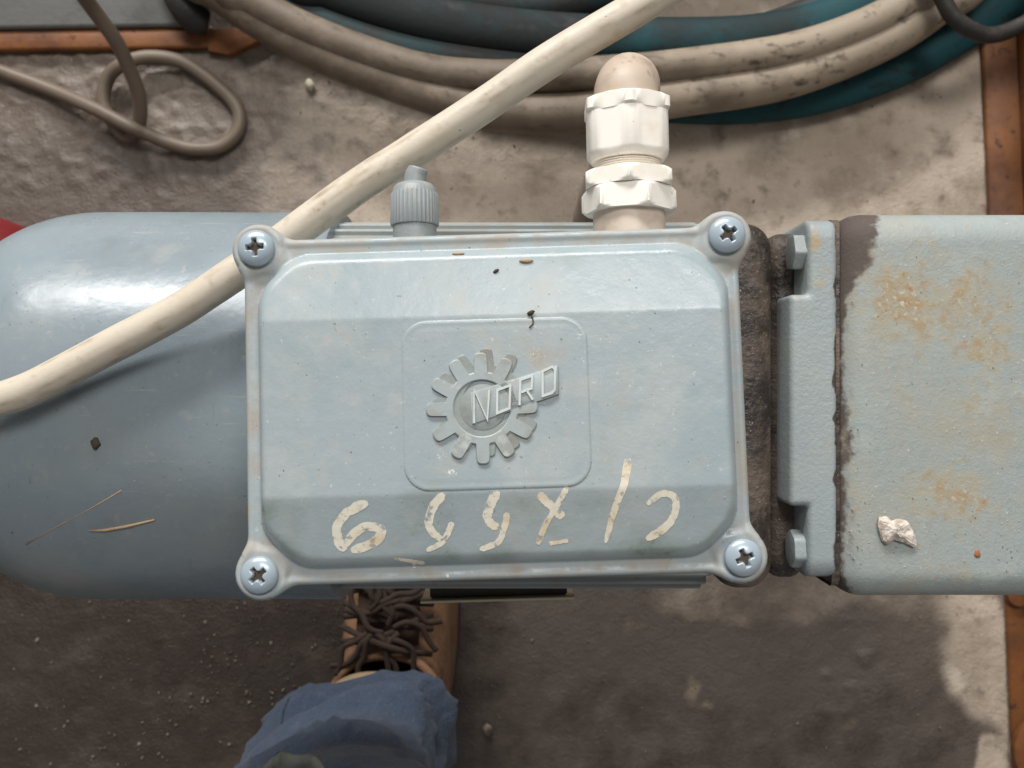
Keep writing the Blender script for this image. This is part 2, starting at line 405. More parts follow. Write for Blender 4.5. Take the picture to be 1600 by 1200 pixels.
fq = np.stack([ids[:-1, :-1], ids[:-1, 1:], ids[1:, 1:], ids[1:, :-1]], -1).reshape(-1, 4)
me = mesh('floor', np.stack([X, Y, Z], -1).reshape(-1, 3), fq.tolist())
setattr_f(me, 'wet', wet.ravel()); setattr_f(me, 'oil_shade', oil_shade.ravel()); setattr_f(me, 'dark', dark.ravel()); setattr_f(me, 'patch', patch.ravel())
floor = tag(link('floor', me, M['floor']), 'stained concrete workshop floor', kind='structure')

# loose pale grit trodden into the oily floor
rg = random.Random(4); v = []; f = []
def chip(c, s, rg):
    b0 = len(v); n = rg.choice((5, 6))
    asp = rg.uniform(.3, 1); ro = rg.uniform(0, 6.3)
    ring = []
    for k in range(n):
        a = 2*math.pi*k/n; r = s*rg.uniform(.7, 1.1)
        x, y = r*math.cos(a), r*asp*math.sin(a)
        ring.append((c[0]+x*math.cos(ro)-y*math.sin(ro), c[1]+x*math.sin(ro)+y*math.cos(ro)))
    for x, y in ring: v.append((x, y, c[2]-.001))
    for x, y in ring: v.append((c[0]+(x-c[0])*.7, c[1]+(y-c[1])*.7, c[2]+s*.35))
    for k in range(n): f.append((b0+k, b0+(k+1) % n, b0+n+(k+1) % n, b0+n+k))
    f.append(tuple(b0+n+k for k in range(n)))
for i in range(900):
    px = min(rg.gauss(330, 190), 560) if i < 720 else rg.uniform(0, 1500); py = rg.uniform(930, 1210) if i < 860 else rg.uniform(60, 330)
    if i < 720 and fbm(np.array([px*.022]), np.array([py*.022]), 3)[0]+rg.uniform(-.12, .12) < .5: continue
    p = P(px, py, .001); chip(p, rg.choice([.0004, .0005, .0006, .0008, .001, .0013, .002])*rg.uniform(.8, 1.1), rg)
tag(link('floor_grit', mesh('floor_grit', v, f), M['grit'], smooth=False), 'pale stone grit scattered on the dark floor', 'grit', kind='stuff')

# ================================================================== gear motor
motor = tag(empty('gear_motor', (0.02, -0.009, 0.0)), 'blue-grey painted electric gear motor with terminal box on top', 'motor')
def own(o):            # parent in place
    o.parent = motor; o.matrix_parent_inverse = motor.matrix_basis.inverted(); return o
AX = -.0088; AZ = .465; R = .080
def xaxis(x0):         # local Z -> world +X along the motor axis
    return Matrix(((0, 0, 1, x0), (1, 0, 0, AX), (0, 1, 0, AZ), (0, 0, 0, 1)))

# --- fan cowl
XR = -.069; XL = -.223; ca = .056; cb = .046
prof = [(XL-.0005, .002), (XL, .012), (XL, R-cb-.006)]
for k in range(0, 25):
    a = math.pi/2*k/24
    prof.append((XL+ca*(1-math.sin(a)) if False else XL+ca*(1-math.cos(a)), (R-cb)+cb*math.sin(a)))
prof += [(XL+.075, R+.0001), (XL+.1, R), (XL+.13, R-.0001), (XR-.001, R), (XR, R-.0008), (XR, R-.004)]
cowl = own(lathe('fan_cowl', prof, M['cowl'], None, 160, mtx=xaxis(0)))
# --- stator housing with fins along the axis
stat = own(lathe('stator_housing', [(XR-.004, .05), (XR-.004, .0738), (.074, .0738), (.074, .05)], M['stator'], None, 128, mtx=xaxis(0)))
finm = None
for k in range(44):
    a = 2*math.pi*k/44
    if math.cos(a) > .80: continue
    if finm is None:
        bm = bmesh.new(); bmesh.ops.create_cube(bm, size=1)
        for w in bm.verts:
            w.co = Vector((w.co.x*.145+.003+.004, w.co.y*(.0032 if w.co.z < 0 else .002), .0738+.0004+w.co.z*.0034))
        bmesh.ops.bevel(bm, geom=bm.edges[:], offset=.0006, segments=1, affect='EDGES')
        finm = bpy.data.meshes.new('cooling_fin'); bm.to_mesh(finm); bm.free(); finm.materials.append(M['stator'])
    o = bpy.data.objects.new('cooling_fin', finm); COL.objects.link(o)
    mw = Matrix.Translation((-.004, AX, AZ)) @ Matrix.Rotation(a, 4, 'X')
    o.parent = stat; o.matrix_parent_inverse = Matrix.Identity(4); o.matrix_basis = mw
# children of stat inherit stat's world = identity (mesh is in world space)
# --- bearing shield, greasy
BSH = True
own(box('base_ring', (.085, AX-.03, .36), (.115, AX+.03, .41), M['grime'], None))

# --- gearbox
def stain_mesh(o, bare, rust):
    me = o.data; c = np.zeros(len(me.vertices)*3, np.float32); me.vertices.foreach_get('co', c); c = c.reshape(-1, 3)
    setattr_f(me, 'bare', bare(c)); setattr_f(me, 'rust', rust(c))
def dense_box(name, lo, hi, r, step, m, parent=None):
    """rounded box made of a dense grid so stains can follow it"""
    bm = bmesh.new(); bmesh.ops.create_cube(bm, size=1)
    for w in bm.verts: w.co = Vector([(lo[i]+hi[i])/2+w.co[i]*(hi[i]-lo[i]-2*r) for i in range(3)])
    n = max(2, int(max(hi[i]-lo[i] for i in range(3))/step))
    bmesh.ops.subdivide_edges(bm, edges=bm.edges[:], cuts=n, use_grid_fill=True)
    # inflate: move outwards by r with rounded corners
    for w in bm.verts:
        pass
    L0 = [lo[i]+r for i in range(3)]; H0 = [hi[i]-r for i in range(3)]
    # snap ring coordinates so that edges curve: remap cube surface to rounded box
    cen = Vector([(lo[i]+hi[i])/2 for i in range(3)])
    for w in bm.verts:
        # grow to the outer box, then clamp to inner box and push out by r
        q = Vector([cen[i]+(w.co[i]-cen[i])*((hi[i]-lo[i])/(hi[i]-lo[i]-2*r)) for i in range(3)])
        cl = Vector([min(max(q[i], L0[i]), H0[i]) for i in range(3)])
        d = q-cl
        if d.length > 1e-9: w.co = cl+d.normalized()*r
    me = bpy.data.meshes.new(name); bm.to_mesh(me); bm.free()
    return link(name, me, m, parent)
def gx_(px, z): return (px-800)/F*(ZC-z)
def gy_(py, z): return (600-py)/F*(ZC-z)
own(dense_box('bearing_shield', (.0745, gy_(905, .495), .40), (.0968, gy_(360, .495), .5195), .010, .0028, M['grime']))
own(dense_box('spigot', (.0972, gy_(893, .49), .40), (.112, gy_(372, .49), .506), .006, .0028, M['grime']))
GT = .524; GZ = .500      # gearbox top and the height of its silhouette
gb = own(dense_box('gearbox_housing', (gx_(1309, GT), gy_(917, GZ), .385), (.285, gy_(346, GZ), GT), .011, .0022, M['iron']))
def nzv(c, s, o=0): return fbm(c[:, 0]*s+31+o, c[:, 1]*s+13+o, 5)-.5
def px_of(c): return 800+c[:, 0]*F/(ZC-c[:, 2])
def py_of(c): return 600-c[:, 1]*F/(ZC-c[:, 2])
def bare(c):
    x = px_of(c)+nzv(c, 160)*26; y = py_of(c)
    edge = 1322+34*sst(470, 400, y)+8*sst(520, 440, y)+5*np.sin(y*.021)
    return sst(edge+11, edge-11, x)
def rust(c):
    x = px_of(c)+nzv(c, 90)*70; y = py_of(c)+nzv(c, 90, 7)*70
    g = lambda a, b, sx, sy: np.exp(-((x-a)/sx)**2-((y-b)/sy)**2)
    return np.clip(.62*g(1385, 425, 40, 34)+.6*g(1395, 470, 34, 24)+.55*g(1420, 500, 60, 30)+.5*g(1500, 455, 48, 34)+.62*g(1525, 545, 55, 24)
                   + .5*g(1555, 500, 40, 30)+.4*g(1520, 640, 40, 22)+.48*g(1460, 760, 46, 34)+.58*g(1510, 770, 34, 36)+.5*g(1490, 890, 50, 14)+.42*g(1335, 700, 10, 120)+.34*g(1470, 470, 150, 90)+.28*g(1480, 790, 140, 70)+.25*g(1540, 600, 90, 60), 0, 1)
stain_mesh(gb, bare, rust)
# --- flange: thick plate with a ledge between the two bolt pockets
fx0, fx1, fxm = gx_(1236, GT), gx_(1311, GT), gx_(1264, GT)
def fl_sdf(X, Y):
    a_ = sbox(X, Y, fxm, fx1, gy_(892, .505), gy_(352, .505), .002); b_ = sbox(X, Y, fx0, fx1-.003, gy_(787, .515), gy_(463, .515), .0015)
    return smin(a_, b_, .001)
def fl_h(X, Y, s):
    e = .0022; u = np.clip(1+s/e, 0, 1)
    # corners fall away towards the two ends
    yy = np.abs(Y-(gy_(892, .505)+gy_(352, .505))/2); hh = (gy_(352, .505)-gy_(892, .505))/2; e2 = .008; u2 = np.clip((yy-hh+e2)/e2, 0, 1)
    return GT-.001-e*(1-np.sqrt(np.maximum(0, 1-u*u)))-e2*.8*(1-np.sqrt(np.maximum(0, 1-u2*u2)))
v, f = heightfield(fx0-.003, fx1+.003, gy_(892, .505)-.003, gy_(352, .505)+.003, .0009, fl_sdf, fl_h, -.395)
fl = own(link('flange', mesh('flange', v, f), M['flange']))
def fbare(c):
    x = px_of(c)+nzv(c, 170)*22; y = py_of(c)
    return np.maximum(sst(1302, 1312, x+6*sst(640, 680, y)*sst(720, 690, y)), sst(30, 10, np.abs(y-905)+nzv(c, 100)*30)*.4)
def frust(c):
    x = px_of(c); y = py_of(c); g = lambda a, b, sx, sy: np.exp(-((x-a)/sx)**2-((y-b)/sy)**2)
    return np.clip(.5*g(1272, 380, 14, 40)+.55*g(1280, 445, 26, 16)+nzv(c, 60)*.4, 0, 1)
stain_mesh(fl, fbare, frust)
own(box('gasket', (gx_(1304, GT), gy_(900, .50), .40), (gx_(1318, GT), gy_(356, .50), GT-.0035), M['grime'], None, .003))
for (cx, cy, cz, rot) in ((1249, 394, .5145, .15), (1249, 857, .5145, .4)):
    c = P(cx, cy, cz)
    mt = Matrix.Translation(c) @ Matrix.Rotation(-math.pi/2, 4, 'Y')
    b = lathe('hex_bolt', [(-.0075, .0035), (-.0075, .0058), (-.0022, .0058), (-.0021, .0066), (-.0015, .0072), (.0025, .0075), (.0034, .0067), (.0037, .0055), (.0037, .001)],
              M['flange'], None, 72, hexf(.0072, rot), mt)
    stain_mesh(b, lambda c: np.zeros(len(c)), lambda c: np.zeros(len(c)))
    b.parent = fl; b.matrix_parent_inverse = Matrix.Identity(4)
# hidden foot that carries the drive
own(box('mounting_foot', (.20, AX-.045, 0.0), (.275, AX+.045, .39), M['grime'], None, .004))
# --- nameplate edge and bracket on the lower flank
npz = .452
a0, a1 = P(658, 938, npz), P(897, 931, npz)
ang = math.atan2(a1.y-a0.y, a1.x-a0.x)
mt = Matrix.Translation((a0+a1)/2) @ Matrix.Rotation(ang, 4, 'Z')
own(box('nameplate', (-(a1-a0).length/2, -.0007, -.022), ((a1-a0).length/2, .0007, .004), M['steelplate'], None, .0003, 1, mt))
own(box('nameplate_bracket', (-(a1-a0).length/2+.004, .001, -.02), ((a1-a0).length/2-.003, .012, .001), M['black'], None, .0006, 1, mt))

# --- terminal box frame: tilted with the motor, turned slightly in the picture
TILT = math.radians(3.6); YAW = math.radians(1.75)
TO = P(776, 632, .584)
TM = Matrix.Translation(TO) @ Matrix.Rotation(YAW, 4, 'Z') @ Matrix.Rotation(-TILT, 4, 'X')
TMi = TM.inverted()
CAMP = Vector((0, 0, ZC))
def loc(px, py, h=0.0):
    """local lid coordinates of a photograph pixel on the plane h above the rim"""
    a = TMi @ CAMP; d = (TMi @ P(px, py, 0.0))-a
    t = (h-a.z)/d.z; p = a+d*t
    return Vector((p.x, p.y))
HP = .0078      # raised panel height above the rim
lx0 = loc(383, 640).x; lx1 = loc(1164, 612).x; ly1 = loc(770, 364).y; ly0 = loc(780, 906).y
LC = [loc(403, 390), loc(1134, 369), loc(408, 897), loc(1159, 870)]
LR = 42*.284/F
def lid_sdf(X, Y):
    s = sbox(X, Y, lx0, lx1, ly0, ly1, .003)
    for c in LC: s = smin(s, np.hypot(X-c.x, Y-c.y)-LR, .0042)
    return s
pa0 = loc(405, 640, .001).x; pa1 = loc(1145, 612, .001).x; pb1 = loc(770, 388, .001).y; pb0 = loc(780, 881, .001).y
def panel_sdf(X, Y):
    cx, cy = (pa0+pa1)/2, (pb0+pb1)/2; hx, hy = (pa1-pa0)/2, (pb1-pb0)/2
    ax, ay = np.abs(X-cx), np.abs(Y-cy)
    s = smax(ax-hx, ay-hy, .002)
    return smax(s, (ax+ay-(hx+hy-.0112))*.7071, .004)
yc1 = loc(770, 491, HP).y; yc0 = loc(780, 768, HP).y
def lid_h(X, Y, s):
    ps = panel_sdf(X, Y)
    t = np.clip(-ps/.0042, 0, 1)
    wall = (1-(1-t)**2.4)**(.70)           # steep wall with a rounded shoulder
    wall = np.where(ps < 0, wall, 0)
    top = HP - 0.22*smax(Y-yc1, 0*Y, .0006) - .24*smax(yc0-Y, 0*Y, .0006)
    h = wall*top
    # teardrop lugs a little proud of the rim
    for c in LC:
        d = np.hypot(X-c.x, Y-c.y)
        th = np.arctan2(Y-c.y, X-c.x); t0 = math.atan2(-c.y, -c.x)
        h = h+.0011*sst(.0085+.0035*np.cos(2*(th-t0))**2*(np.cos(th-t0) > -.2), .0066, d)*(1-wall)
    # rim slightly dished, outer edge rounded
    e = .0016; u = np.clip(1+s/e, 0, 1)
    h = h-e*(1-np.sqrt(np.maximum(0, 1-u*u)))
    h = h-.0004*sst(.0015, .0032, -s)*(1-wall)
    return h+(fbm(X*260, Y*260, 3)-.5)*.00010
m_ = .012
v, f = heightfield(lx0-m_, lx1+m_, ly0-m_, ly1+m_, .00048, lid_sdf, lid_h, .0055)
me = mesh('terminal_box_lid', v, f)
A = np.array(v); ps = panel_sdf(A[:, 0], A[:, 1])
n1 = fbm(A[:, 0]*90, A[:, 1]*90, 4)
dust = sst(-.0016, .0012, ps)*(.25+.5*n1)*sst(-.0045, -.003, A[:, 2])
# handled, dusty patches on the panel near the badge
bx = loc(850, 560, HP); dust = np.maximum(dust, (.30+.5*n1)*np.exp(-((A[:, 0]-bx.x)/.011)**2-((A[:, 1]-bx.y)/.010)**2))
bx = loc(905, 850, HP); dust = np.maximum(dust, .45*n1*np.exp(-((A[:, 0]-bx.x)/.03)**2-((A[:, 1]-bx.y)/.004)**2))
setattr_f(me, 'dust', dust)
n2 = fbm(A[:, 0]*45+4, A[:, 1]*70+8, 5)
grime_shade = np.clip(.55*n1*sst(yc0+.004, yc0-.004, A[:, 1])+1.1*np.maximum(n2-.45, 0)+.55*sst(-.0005, -.0022, ps)*sst(-.0075, -.003, ps)*n2*sst(-.02, -.03, A[:, 1]), 0, 1)  # grime, deepened along the lower band to paint in some shading
setattr_f(me, 'grime', grime_shade*(ps < .0))
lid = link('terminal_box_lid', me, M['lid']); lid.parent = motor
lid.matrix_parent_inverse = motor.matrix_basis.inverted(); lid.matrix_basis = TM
def on_lid(o):         # o is built in lid coordinates
    o.parent = lid; return o
def h_at(x, y):
    X = np.array([x]); Y = np.array([y]); return float(lid_h(X, Y, lid_sdf(X, Y))[0])

# --- terminal box body under the lid
def octo(x0, x1, y0, y1, c):
    return [(x0+c, y0), (x1-c, y0), (x1, y0+c), (x1, y1-c), (x1-c, y1), (x0+c, y1), (x0, y1-c), (x0, y0+c)]
o = prism('terminal_box', octo(lx0+.004, lx1-.004, ly0+.004, ly1-.004, .012), -.060, -.0056, M['lid'], None)
bme = o.data; setattr_f(bme, 'dust', np.full(len(bme.vertices), .3))
o.parent = motor; o.matrix_parent_inverse = motor.matrix_basis.inverted(); o.matrix_basis = TM
tbox = o
# shallow boss between plug and gland on the upper wall
bs = prism('blanked_entry', [(math.cos(t)*.0125, math.sin(t)*.0125) for t in np.linspace(0, 2*math.pi, 40, endpoint=False)], 0, .0035, M['stator'], None, .0008)
bs.parent = tbox; bs.matrix_basis = Matrix.Translation((loc(768, 366).x, ly1-.004, -.016)) @ Matrix.Rotation(-math.pi/2, 4, 'X')

# --- cross-head screws
SRr = .0054
def scr_sdf(X, Y): return np.hypot(X, Y)-SRr
def cross(X, Y):
    ax, ay = np.abs(X), np.abs(Y); r = np.hypot(X, Y)
    a = np.minimum(np.maximum(ax-.00255, ay-.0006-.0001*ax/.0025), np.maximum(ay-.00255, ax-.0006))
    return smin(a, r-.00115, .0006)
def scr_h(X, Y, s):
    r = np.hypot(X, Y)/SRr
    h = .0030*np.sqrt(np.maximum(0, 1-(r*.93)**2.3))
    return h-.0023*sst(.00022, -.00028, cross(X, Y))
v, f = heightfield(-.006, .006, -.006, .006, .00022, scr_sdf, scr_h, .0006)
sm = mesh('screw', v, f)
A = np.array(v); inn = cross(A[:, 0], A[:, 1]) < -.00002
sm.materials.append(M['screw']); sm.materials.append(M['recess'])
mi = [1 if sum(inn[i] for i in q) >= 3 else 0 for q in f]
sm.polygons.foreach_set('material_index', mi); sm.polygons.foreach_set('use_smooth', [True]*len(f))
for c, ang in zip(LC, (4, 32, 38, 22)):
    s_ = bpy.data.objects.new('screw', sm); COL.objects.link(s_); s_.parent = lid
    s_.location = (c.x, c.y, .0014); s_.rotation_euler = (0, 0, math.radians(ang))

# --- badge: rounded square, gear relief, four letters
def rsq(x0, x1, y0, y1, r, n=10):
    pts = []
    for cx, cy, a0 in ((x1-r, y1-r, 0), (x0+r, y1-r, 90), (x0+r, y0+r, 180), (x1-r, y0+r, 270)):
        for k in range(n+1):
            a = math.radians(a0+90*k/n); pts.append((cx+r*math.cos(a), cy+r*math.sin(a)))
    return pts
HB = HP+.00035
b0 = loc(629, 640, HB).x; b1 = loc(921, 625, HB).x; c1 = loc(775, 498, HB).y; c0 = loc(780, 764, HB).y
def salt_at(A):
    t = np.zeros(len(A))
    for px, py, sx, sy, k in ((706, 738, .0024, .0020, .62), (690, 715, .003, .003, .42), (770, 560, .004, .003, .42), (880, 640, .004, .004, .36), (715, 575, .003, .003, .36), (905, 520, .0016, .0026, .5), (912, 560, .0012, .005, .45), (835, 555, .007, .004, .40), (860, 700, .009, .004, .3), (965, 575, .001, .0012, .6)):
        c = loc(px, py, HP); t = np.maximum(t, k*np.exp(-((A[:, 0]-c.x)/sx)**2-((A[:, 1]-c.y)/sy)**2))
    return t
bsdf = lambda X, Y: sbox(X, Y, b0, b1, c0, c1, .0075)
v, f = heightfield(b0-.002, b1+.002, c0-.002, c1+.002, .0005, bsdf, lambda X, Y, s: HB-.0002*np.clip(1+s/.0005, 0, 1)**2-.00004*sst(.0009, .0014, -s)*sst(.0030, .0022, -s), -HP+.0008)
bme = mesh('badge_plate', v, f); A = np.array(v)
cx_ = loc(850, 560, HP)
setattr_f(bme, 'dust', (.18+.5*fbm(A[:, 0]*90, A[:, 1]*90, 4))*np.exp(-((A[:, 0]-cx_.x)/.011)**2-((A[:, 1]-cx_.y)/.010)**2)+.12); setattr_f(bme, 'salt', salt_at(A)); setattr_f(bme, 'grime', np.clip(1.3*np.maximum(fbm(A[:, 0]*60+4, A[:, 1]*60+8, 5)-.45, 0), 0, 1))
badge = on_lid(link('badge_plate', bme, M['lid']))
SP = .278/F       # metres per photograph pixel on the panel
gc = loc(753, 638, HB)
def gear(name, cen, rt, rr, ri, z0, z1, skip, rot, m, hwt=.095, hwb=.195):
    n = 720; v = []; f = []
    def rad(a):      # a clockwise image angle
        k = round((a-rot)/(math.pi/6)); da = abs(a-rot-k*math.pi/6)
        if (k % 12) in skip: return rr
        t = min(max((hwb-da)/(hwb-hwt), 0), 1)
        tip = 1-.07*min(1, da/hwt)**3
        return rr+(rt-rr)*(t*t*(3-2*t))*tip
    for i in range(n):
        a = 2*math.pi*i/n; r = rad(a); c, s = math.cos(a), -math.sin(a)
        bz = .00022
        for rad_, z in ((ri, z0), (ri, z1-bz), (ri+.0003, z1), (r-.00035, z1), (r, z1-bz), (r+.0001, z0)):
            v.append((cen.x+c*rad_, cen.y+s*rad_, z))
    for i in range(n):
        j = (i+1) % n
        for k in range(5): f.append((i*6+k, j*6+k, j*6+k+1, i*6+k+1))
    me = mesh(name, v, f); bm = bmesh.new(); bm.from_mesh(me); bmesh.ops.recalc_face_normals(bm, faces=bm.faces[:]); bm.to_mesh(me); bm.free()
    return sharp(link(name, me, m), 30)
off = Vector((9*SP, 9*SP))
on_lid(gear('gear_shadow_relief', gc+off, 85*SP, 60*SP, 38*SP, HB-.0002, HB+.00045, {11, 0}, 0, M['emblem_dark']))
on_lid(gear('gear_relief', gc, 87*SP, 57*SP, 44*SP, HB-.0002, HB+.0009, {11}, 0, M['emblem']))
disc = on_lid(prism('gear_hub', [(gc.x+.0003+math.cos(t)*36*SP, gc.y+.0003+math.sin(t)*36*SP) for t in np.linspace(0, 2*math.pi, 64, endpoint=False)], HB-.0002, HB+.0006, M['emblem_dark'], None, .0002))
def ribbon(name, pts, w, z0, z1, m, closed=False, ends=True):
    """raised strip along a 2-D polyline; w number or list"""
    pts = [Vector((p[0], p[1])) for p in pts]; n = len(pts); v = []; f = []
    for i in range(n):
        a = pts[i-1] if (closed or i) else pts[0]; b = pts[(i+1) % n] if (closed or i < n-1) else pts[-1]
        # mitre
        d0 = (pts[i]-a); d1 = (b-pts[i])
        d0 = d0.normalized() if d0.length > 1e-9 else d1.normalized(); d1 = d1.normalized() if d1.length > 1e-9 else d0
        t = (d0+d1).normalized(); nn = Vector((-t.y, t.x)); k = 1/max(.45, nn.dot(Vector((-d0.y, d0.x))))
        ww = (w[i] if isinstance(w, (list, tuple)) else w)/2*k
        l, r = pts[i]+nn*ww, pts[i]-nn*ww; li, rin = pts[i]+nn*ww*.75, pts[i]-nn*ww*.75
        zz0 = z0(pts[i]) if callable(z0) else z0; zz1 = z1(pts[i]) if callable(z1) else z1
        v += [(l.x, l.y, zz0), (li.x, li.y, zz1), (rin.x, rin.y, zz1), (r.x, r.y, zz0)]
    for i in range(n if closed else n-1):
        j = (i+1) % n
        for k in range(3): f.append((i*4+k, i*4+k+1, j*4+k+1, j*4+k))
    if not closed: f += [(0, 3, 2, 1), ((n-1)*4, (n-1)*4+1, (n-1)*4+2, (n-1)*4+3)]
    me = mesh(name, v, f); bm = bmesh.new(); bm.from_mesh(me); bmesh.ops.recalc_face_normals(bm, faces=bm.faces[:]); bm.to_mesh(me); bm.free()
    return sharp(link(name, me, m), 40)
def E(x, y): p = loc(600+x/3.75, 460+y/3.75, HB+.001); return (p.x, p.y)
# slab the letters stand on
on_lid(prism('letter_bar', [E(505, 575), E(1020, 415), E(1025, 585), E(515, 765)][::-1], HB-.0002, HB+.0009, M['emblem'], None, .0003))
zt0, zt1 = HB+.0004, HB+.00145
letters = {
    'N': [([(528, 755), (528, 560), (606, 735), (616, 560)], False)],
    'O': [([(664, 562), (740, 533), (735, 668), (662, 697)], True)],
    'R': [([(794, 650), (798, 502), (868, 478), (864, 552), (800, 575)], False), ([(836, 563), (872, 618)], False)],
    'D': [([(928, 452), (985, 424), (1001, 440), (1000, 560), (984, 578), (930, 596)], True)]}
for L_, strokes in letters.items():
    first = None
    vv = []; ff = []
    for pts, cl in strokes:
        r_ = ribbon('letter', [E(*p) for p in pts], 4.6*SP, zt0, zt1, None, cl)
        b = len(vv); vv += [tuple(q.co) for q in r_.data.vertices]; ff += [tuple(b+i for i in p.vertices) for p in r_.data.polygons]
        bpy.data.objects.remove(r_)
    o = on_lid(sharp(link('letter', mesh('letter', vv, ff), M['letter']), 40)); o['label'] = 'raised letter %s of the badge' % L_

# --- hand painted marks, upside down along the lower edge
def Wk(x, y): return loc(480+x/2.5, 690+y/2.5, HP-.001)
def ragged(pts, w, name='painted_mark', m='chalk', n=26):
    """flat coat of marker paint following the lid surface, with uneven edges"""
    pp = catmull([Vector((p.x, p.y, 0)) for p in pts], n); k = len(pp)
    sd = abs(pp[0].x*4e3)+abs(pp[0].y*7e3); v = []; f = []
    for i in range(k):
        t = i/(k-1); wi = w if not isinstance(w, tuple) else w[0]+(w[1]-w[0])*t
        a = pp[max(0, i-1)]; b = pp[min(k-1, i+1)]; d = (b-a).normalized(); nn = Vector((-d.y, d.x, 0))
        base = wi*SP*1.12/2*math.sqrt(min(1, min(t+.015, 1.015-t)*9))
        for q in (-1, -.5, 0, .5, 1):
            e = base*q*(1+.55*(float(fbm(np.array([sd+t*14+q*9]), np.array([q*3.0+sd]), 3)[0])-.5))
            p = pp[i]+nn*e; v.append((p.x, p.y, max(h_at(p.x, p.y), HB if bsdf(np.array([p.x]), np.array([p.y]))[0] < 0 else -1)+.00007))
    for i in range(k-1):
        for q in range(4): f.append((i*5+q, i*5+q+1, (i+1)*5+q+1, (i+1)*5+q))
    me = mesh(name, v, f); bm = bmesh.new(); bm.from_mesh(me); bmesh.ops.recalc_face_normals(bm, faces=bm.faces[:])
    if sum(q.normal.z for q in bm.faces) < 0: bmesh.ops.reverse_faces(bm, faces=bm.faces[:])
    bm.to_mesh(me); bm.free()
    return on_lid(link(name, me, M[m]))
def stroke(l, w, **k): return ragged([Wk(*p) for p in l], w, **k)
stroke([(238, 238), (180, 262), (135, 300), (112, 350), (118, 395), (145, 428)], 13)
stroke([(140, 415), (185, 358), (240, 332), (288, 350), (268, 388), (222, 412), (165, 432)], (12, 14))
stroke([(535, 203), (495, 250), (472, 320), (492, 362), (525, 388)], (13, 10))
stroke([(566, 316), (545, 365), (518, 402), (462, 430)], (9, 7))
stroke([(746, 193), (712, 255), (706, 305), (745, 342)], (14, 11))
stroke([(783, 278), (768, 345), (742, 398), (672, 426)], (10, 8))
stroke([(903, 203), (950, 248), (1000, 298)], (12, 12))
stroke([(1016, 175), (968, 262), (930, 330), (902, 406)], (8, 9))
stroke([(945, 402), (985, 396), (1022, 390)], (6, 5))
stroke([(1252, 65), (1240, 150), (1200, 272), (1168, 400)], (13, 7))
stroke([(1328, 246), (1385, 202), (1432, 218), (1440, 272), (1405, 335), (1330, 386)], (9, 12))
stroke([(333, 462), (375, 470), (410, 476), (452, 486)], (4, 7)); stroke([(410, 476), (408, 505)], (6, 4)); stroke([(540, 530), (546, 545)], (4, 3))

# --- glands on the upper wall: local Z runs along +Y of the box
def wallm(px, py, zloc, toX=0.0, toZ=0.0):
    """matrix: local Z = outward (+Y of the box) from upper wall, placed so that its axis shows at pixel px"""
    a = TMi @ CAMP; d = (TMi @ P(px, py, 0))-a; t = (zloc-a.z)/d.z; p = a+d*t
    return TM @ Matrix.Translation((p.x, ly1-.004, zloc)) @ Matrix.Rotation(toX, 4, 'Z') @ Matrix.Rotation(toZ, 4, 'X') @ Matrix.Rotation(-math.pi/2, 4, 'X')
GZL = -.018
gm = wallm(982, 340, GZL, math.radians(-.5), math.radians(2))
def py_t(py):   # distance along the gland axis for a photograph row (on its upper side)
    a = TMi @ CAMP; d = (TMi @ P(982, py, 0))-a; t = (GZL+.011-a.z)/d.z
    return (a+d*t).y-(ly1-.004)
S_ = .307/F
gl = own(lathe('cable_gland', [(-.004, .004), (-.004, 57*S_), (py_t(316), 56*S_), (py_t(310), 50*S_)], M['pinkgrey'], None, 72, mtx=gm))
def gpart(name, prof, m, rf=None, seg=144):
    o = lathe(name, prof, m, None, seg, rf, gm); o.parent = gl; o.matrix_parent_inverse = Matrix.Identity(4); return o
hexR = 74*S_
def nut(name, y0, y1, R_, rot, cham=.0011):
    t0, t1 = py_t(y0), py_t(y1); rc = R_*.905
    return gpart(name, [(t0, R_*.6), (t0, rc), (t0+cham*.5, R_*.955), (t0+cham, R_+.0001), (t1-cham, R_+.0001), (t1-cham*.5, R_*.955), (t1, rc), (t1, R_*.6)], M['white'], hexf(R_, rot))
nut('hex_nut', 321, 284, 74*S_, .22); nut('lock_nut', 283, 257, 76*S_, .62)
th = []
for k in range(19):
    t = py_t(258)+(py_t(226)-py_t(258))*k/18; th.append((t, (51 if k % 2 else 47.5)*S_))
gpart('thread', [(th[0][0], .004)]+th+[(th[-1][0], .004)], M['white'])
hc = hexf(72*S_, math.pi/6+.02)
def capf(a, r, t):
    q = (a+math.pi/6+.02) % (math.pi/3)-math.pi/6
    rib = 1.0*S_ if abs(abs(q)-.0) > math.pi/6-.07 and abs(q) < math.pi/6-.015 else 0
    return min(hc(a, r, t), 66.5*S_)+rib if r > 60*S_ else r
t0, t1, t2 = py_t(239), py_t(166), py_t(141)
gpart('cap_nut', [(t0, 48*S_), (t0, 57*S_), (t0+.0016, 64*S_), (t0+.0026, 70*S_), (t1, 70*S_), (t1+.0001, 60*S_)], M['white'], capf)
gpart('cap_collar', [(t1-.0006, 56*S_), (t1-.0002, 64*S_), (t1+.0008, 74*S_), (t2-.001, 74*S_), (t2-.0004, 66*S_), (t2, 60*S_), (t2, 40*S_)], M['white'], hexf(73.5*S_, .02+math.pi/6))
